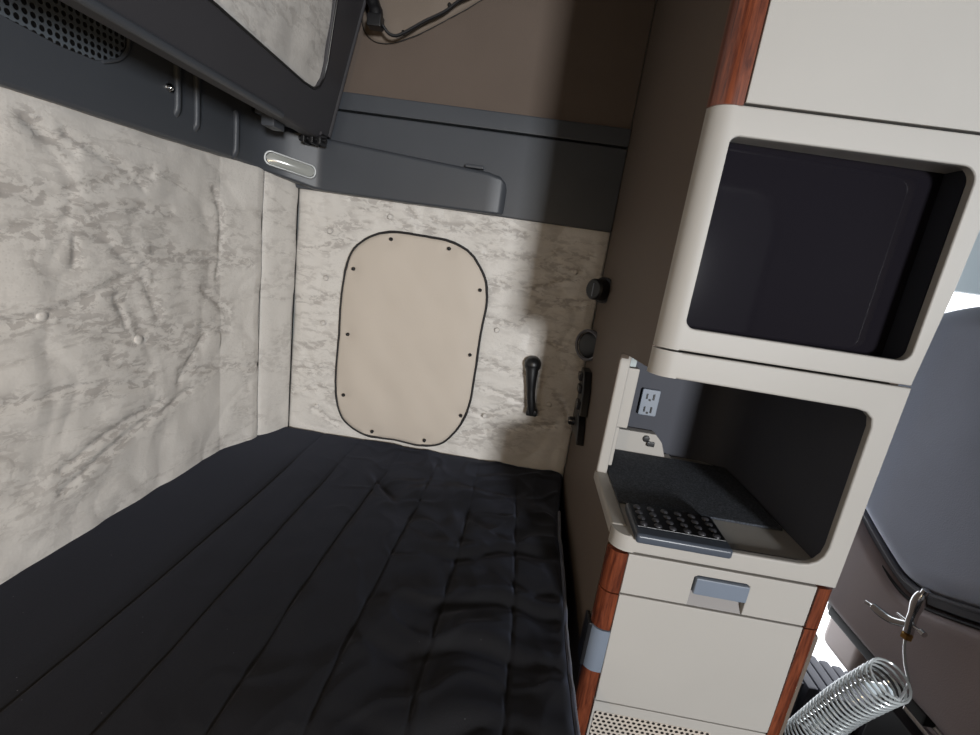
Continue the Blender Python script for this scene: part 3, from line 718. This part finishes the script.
bx('recliner_arm', 1.00, 1.03, .90, 1.24, -.86, -.83, M['black'], t, bev=.006)
# ribbed step by the door
t = thing('door_step', 'ribbed dark step tread by the bright door opening', 'step', (1.3, 1.35, -1.4))
for k in range(7):
    bx('tread_rib', 1.03+.048*k, 1.062+.048*k, 1.30, 1.48, -1.33, -1.165-.012*k, M['seattrim'], t, bev=.006)
bx('tread_board', 1.0, 1.38, 1.27, 1.48, -1.399, -1.33, M['black'], t, bev=.01)

# ------------------------------------------------------------ air blow gun and coiled hose in front of the seat
t = thing('air_gun', 'small chrome air gun hooked on the passenger seat back', 'air gun', (.93, .94, -.60))
A = Vector((.93, .957, -.572))
bm = bmesh.new(); pts = spline([(.932, .962, -.562), (.930, .962, -.590), (.926, .957, -.625), (.926, .953, -.655)], 5)
tube(bm, pts, .011, 14, rs=[.007+.006*math.sin(PI*min(1, i/8)*.8+.2) for i in range(len(pts))]); done('gun_body', bm, M['chrome'], t)
bm = bmesh.new(); pts = spline([(.926, .957, -.640), (.918, .985, -.656), (.912, 1.008, -.660), (.905, 1.028, -.658), (.90, 1.045, -.660)], 5)
tube(bm, pts, .008, 12, rs=[.010-.003*abs(i-10)/10 if i < 16 else .004 for i in range(len(pts))]); done('lever', bm, M['chrome'], t)
bm = bmesh.new(); tube(bm, [(.926, .99, -.640), (.926, .925, -.632)], .0035, 10); done('cross_pin', bm, M['chrome'], t)
bm = bmesh.new(); lathe(bm, [(0, .006), (.006, .005), (.006, -.005), (0, -.006)], axis((.926, .925, -.632), (0, -1, 0)), 12); done('pin_knob', bm, M['chrome'], t)
bm = bmesh.new(); lathe(bm, [(.008, 0), (.011, .002), (.011, .012), (.008, .014)], axis((.926, .953, -.672), (0, 0, 1)), 6); done('brass_nut', bm, M['brass'], t)
bm = bmesh.new(); lathe(bm, [(0, .012), (.007, .010), (.007, 0)], axis((.932, .960, -.562), (0, -.2, 1)), 14); done('gun_cap', bm, M['chrome'], t)
t.location.y -= .022
t = thing('coiled_hose', 'clear coiled air hose hanging below the chrome air gun', 'hose', (.93, .95, -.75))
cl = spline([Vector((.86, .855, -.712)), Vector((.86, .892, -.785)), Vector((.86, .94, -.889)), Vector((.86, 1.009, -1.071))], 60)
acc = [0]
for a_, b_ in zip(cl, cl[1:]): acc.append(acc[-1]+(b_-a_).length)
def arc(d):
    k = 0
    while k < len(acc)-2 and acc[k+1] < d: k += 1
    return k+(d-acc[k])/(acc[k+1]-acc[k])
tot = len(cl); turns = 25; pts = []
NP = turns*18
for i in range(NP+1):
    u = arc(i/NP*acc[-1]*.9999); k = min(tot-2, int(u)); p = cl[k].lerp(cl[k+1], u-k); tg = (cl[k+1]-cl[k]).normalized()
    s = tg.cross(Vector((0, 0, 1))).normalized(); b = tg.cross(s); an = 2*PI*i/18
    pts.append(p+(s*math.cos(an)+b*math.sin(an))*.039)
lead = spline([Vector((.926, .931, -.672)), Vector((.925, .925, -.69)), Vector((.92, .905, -.715)), Vector((.91, .875, -.735)), pts[5]], 8)
bm = bmesh.new(); tube(bm, lead[:-1]+pts[5:], .0027, 8); done('hose_coil', bm, M['coil'], t)

# ------------------------------------------------------------ light
w = bpy.data.worlds.new('daylight'); bpy.context.scene.world = w; w.use_nodes = True
bg = w.node_tree.nodes['Background']; bg.inputs[0].default_value = (.93, .95, 1, 1); 
tc = w.node_tree.nodes.new('ShaderNodeTexCoord'); sx = w.node_tree.nodes.new('ShaderNodeSeparateXYZ'); mr = w.node_tree.nodes.new('ShaderNodeMapRange')
w.node_tree.links.new(tc.outputs['Generated'], sx.inputs[0]); w.node_tree.links.new(sx.outputs[1], mr.inputs[0]); w.node_tree.links.new(mr.outputs[0], bg.inputs[1])
mr.inputs['From Min'].default_value = -.1; mr.inputs['From Max'].default_value = .4; mr.inputs['To Min'].default_value = .12; mr.inputs['To Max'].default_value = 2.4   # sky brighter on the passenger side
def area(name, loc, to, sx, sy, e, col):
    l = bpy.data.lights.new(name, 'AREA'); l.shape = 'RECTANGLE'; l.size = sx; l.size_y = sy; l.energy = e; l.color = col
    o = bpy.data.objects.new(name, l); C.objects.link(o); o.location = loc
    o.rotation_euler = (Vector(to)-Vector(loc)).to_track_quat('-Z', 'Y').to_euler(); return o
area('driver_window_daylight', (1.71, -3.4, .12), (0, 1.2, -.2), .5, .5, 205, (.97, .985, 1))
area('windshield_daylight', (2.42, .0, .15), (0, .2, -.3), 1.6, .7, 18, (.78, .88, 1))
area('reading_lamp_glow', (-.30, -.25, -.05), (-.84, .55, -.35), .08, .08, 3.4, (1, .74, .46))

# ------------------------------------------------------------ camera
R = [[0.9860213616242494, -0.05348341097876339, -0.1578017717604528], [0.08806582647181554, 0.9712696890731419, 0.221087315998902], [0.14144357400920488, -0.23189375980788907, 0.9624027221146373]]
cd = bpy.data.cameras.new('camera'); cam = bpy.data.objects.new('camera', cd); C.objects.link(cam)
right = Vector([r[0] for r in R]); fwd = Vector([r[1] for r in R]); up = Vector([r[2] for r in R])
cam.matrix_world = Matrix((right, up, -fwd)).transposed().to_4x4()
cd.sensor_width = 36; cd.lens = 466.634/980*36; cd.clip_start = .02; cd.clip_end = 100
sc = bpy.context.scene; sc.camera = cam
vs_ = sc.view_settings; vs_.view_transform = 'Standard'; vs_.look = 'None'; vs_.exposure = 0; vs_.gamma = 1; vs_.use_curve_mapping = False
